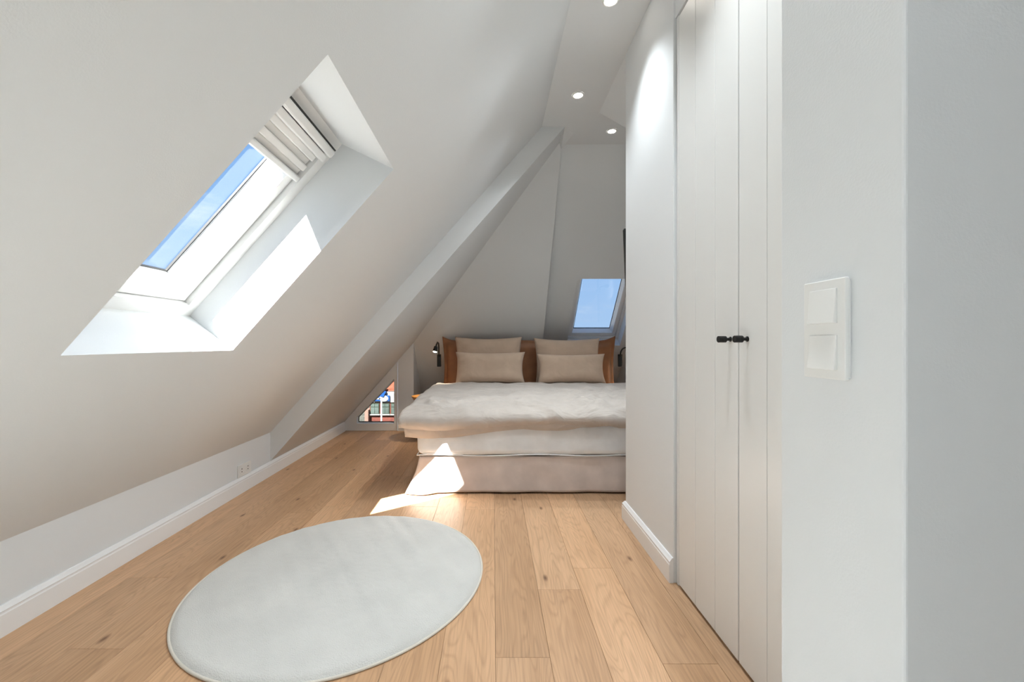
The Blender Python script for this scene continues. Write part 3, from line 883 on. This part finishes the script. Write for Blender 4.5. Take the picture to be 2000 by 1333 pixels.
# ------------------------------------------------------------------ side table
stl = empty('side_table', (-0.752, 4.55, 0), 'small round side table with amber wooden tray top and black wire legs', 'side table')
TM = Matrix.Translation((-0.752, 4.55, 0))
rel(lathe('tray_top', [(0.085, 0.408), (0.118, 0.420), (0.134, 0.446), (0.136, 0.456), (0.130, 0.457), (0.124, 0.447), (0.05, 0.444)], 'stool', None, 44, TM), stl)
ringp = lambda r_, z_: [(-0.752 + r_ * math.cos(2 * math.pi * i / 36), 4.55 + r_ * math.sin(2 * math.pi * i / 36), z_) for i in range(37)]
rel(tube('base_ring', ringp(0.085, 0.005), 0.004, 'black', None, 8), stl)
rel(tube('upper_ring', ringp(0.105, 0.405), 0.004, 'black', None, 8), stl)
for i in range(14):
    a = 2 * math.pi * i / 14
    rel(tube('wire', [(-0.752 + 0.105 * math.cos(a), 4.55 + 0.105 * math.sin(a), 0.405), (-0.752 + 0.085 * math.cos(a), 4.55 + 0.085 * math.sin(a), 0.006)], 0.003, 'black', None, 6), stl)

# ------------------------------------------------------------------ television on the back of the partition, only its edge shows
tv = empty('television', (1.27, 2.45, 1.45), 'black flat television on the partition wall facing the bed', 'television')
tm = Matrix.Translation((0.799, 2.470, 1.18)) @ Matrix.Rotation(-math.radians(7.5), 4, 'X')
rel(box('cabinet', (0, 0, 0), (0.84, 0.030, 0.56), 'black', None, 0.003, 2, tm), tv)
rel(box('screen', (0.008, 0.0302, 0.012), (0.832, 0.0315, 0.552), 'screen', None, 0, 2, tm), tv)
rel(box('wall_bracket', (1.15, 2.449, 1.33), (1.40, 2.4875, 1.57), 'black', None, 0.003), tv)

# ------------------------------------------------------------------ outside: street seen through the triangular window
gr = mesh('ground', [(-60, 6.5, -9), (60, 6.5, -9), (60, 90, -9), (-60, 90, -9)], [(0, 1, 2, 3)], 'hedge')
struct(gr, 'street ground far below the house', 'ground')
FY = 22.0
def fx(px): return (px - 963) * FY / 815
def fz(py): return H - (py - 669) * FY / 815
bd = empty('brick_building', (fx(745), FY, -9), 'red brick building with orange tiled roof across the street', 'building')
rel(box('wall', (fx(722), FY, -9), (fx(900), FY + 8, fz(764)), 'brick'), bd)
rf = mesh('roof', [(fx(716), FY - 0.05, fz(764)), (fx(900), FY - 0.05, fz(764)), (fx(900), FY + 4, fz(764) + 4), (fx(716), FY + 4, fz(764) + 4), (fx(900), FY + 8.4, fz(764)), (fx(716), FY + 8.4, fz(764))],
          [(0, 1, 2, 3), (3, 2, 4, 5), (0, 3, 5), (1, 2, 4), (0, 1, 4, 5)], 'rooftile')
rel(rf, bd)
for i in range(12):
    z_ = fz(764) + 0.05 + i * 0.33; y_ = FY - 0.0 + (z_ - fz(764)) * 1.1
    t_ = box('tile_course', (fx(716), y_ - 0.05, z_ - 0.02), (fx(900), y_ + 0.10, z_ + 0.06), 'rooftile'); t_.parent = rf; t_.matrix_parent_inverse = Matrix.Identity(4)
rel(box('corner_pier', (fx(715), FY - 0.25, -9), (fx(722), FY + 0.4, fz(800)), 'stone'), bd)
rel(box('fascia', (fx(722), FY - 0.06, fz(786)), (fx(900), FY, fz(765)), 'render'), bd)
for k in range(5):
    x0, x1 = fx(724 + k * 20), fx(741 + k * 20)
    wn = box('window', (x0, FY - 0.05, fz(809)), (x1, FY, fz(788)), 'green'); rel(wn, bd)
    for a, b in ((0.06, 0.48), (0.52, 0.94)):
        for c, d in ((0.05, 0.62), (0.68, 0.95)):
            pn = box('pane', (x0 + (x1 - x0) * a, FY - 0.07, fz(809) + (fz(788) - fz(809)) * c), (x0 + (x1 - x0) * b, FY - 0.05, fz(809) + (fz(788) - fz(809)) * d), 'pane')
            pn.parent = wn
    sl_ = box('sill', (x0 - 0.05, FY - 0.12, fz(811)), (x1 + 0.05, FY, fz(809)), 'render'); sl_.parent = wn
sg = empty('shop_sign', (fx(750), FY - 0.1, fz(777)), 'blue and white sign with a blue emblem on the brick building', 'sign')
rel(box('board', (fx(731), FY - 0.14, fz(783)), (fx(762), FY - 0.065, fz(772.5)), 'blue'), sg)
rel(box('white_bar', (fx(733), FY - 0.16, fz(780)), (fx(744), FY - 0.14, fz(777)), 'render'), sg)
rel(lathe('white_oval', [(0.16, 0), (0.16, 0.02)], 'render', None, 20, Matrix.Translation((fx(751), FY - 0.14, fz(778))) @ Matrix.Rotation(math.pi / 2, 4, 'X') @ Matrix.Scale(1.5, 4, (1, 0, 0)), False), sg)
em = [(745, 774), (746, 766), (744, 762), (749, 763), (752, 757), (756, 756), (753, 763), (756, 765), (753, 770), (751, 775)]
v = [(fx(a), FY - 0.20, fz(b)) for a, b in em] + [(fx(a), FY - 0.10, fz(b)) for a, b in em]
n = len(em)
rel(mesh('emblem', v, [tuple(range(n)), tuple(range(n, 2 * n))] + [(i, (i + 1) % n, n + (i + 1) % n, n + i) for i in range(n)], 'blue'), sg)
pl = empty('street_pole', (fx(745) * 18 / 22, 18, -9), 'slim white street pole in front of the brick building', 'pole')
PXp = (745 - 963) * 18 / 815
rel(lathe('pole', [(0.06, -9), (0.035, H - (776 - 669) * 18 / 815)], 'render', None, 14, Matrix.Translation((PXp, 18, 0))), pl)
rel(lathe('foot', [(0.12, -9), (0.12, -8.7), (0.07, -8.5)], 'render', None, 14, Matrix.Translation((PXp, 18, 0))), pl)
pl.location.x = PXp
for o_ in pl.children: o_.matrix_parent_inverse = Matrix.Translation(-Vector(pl.location))
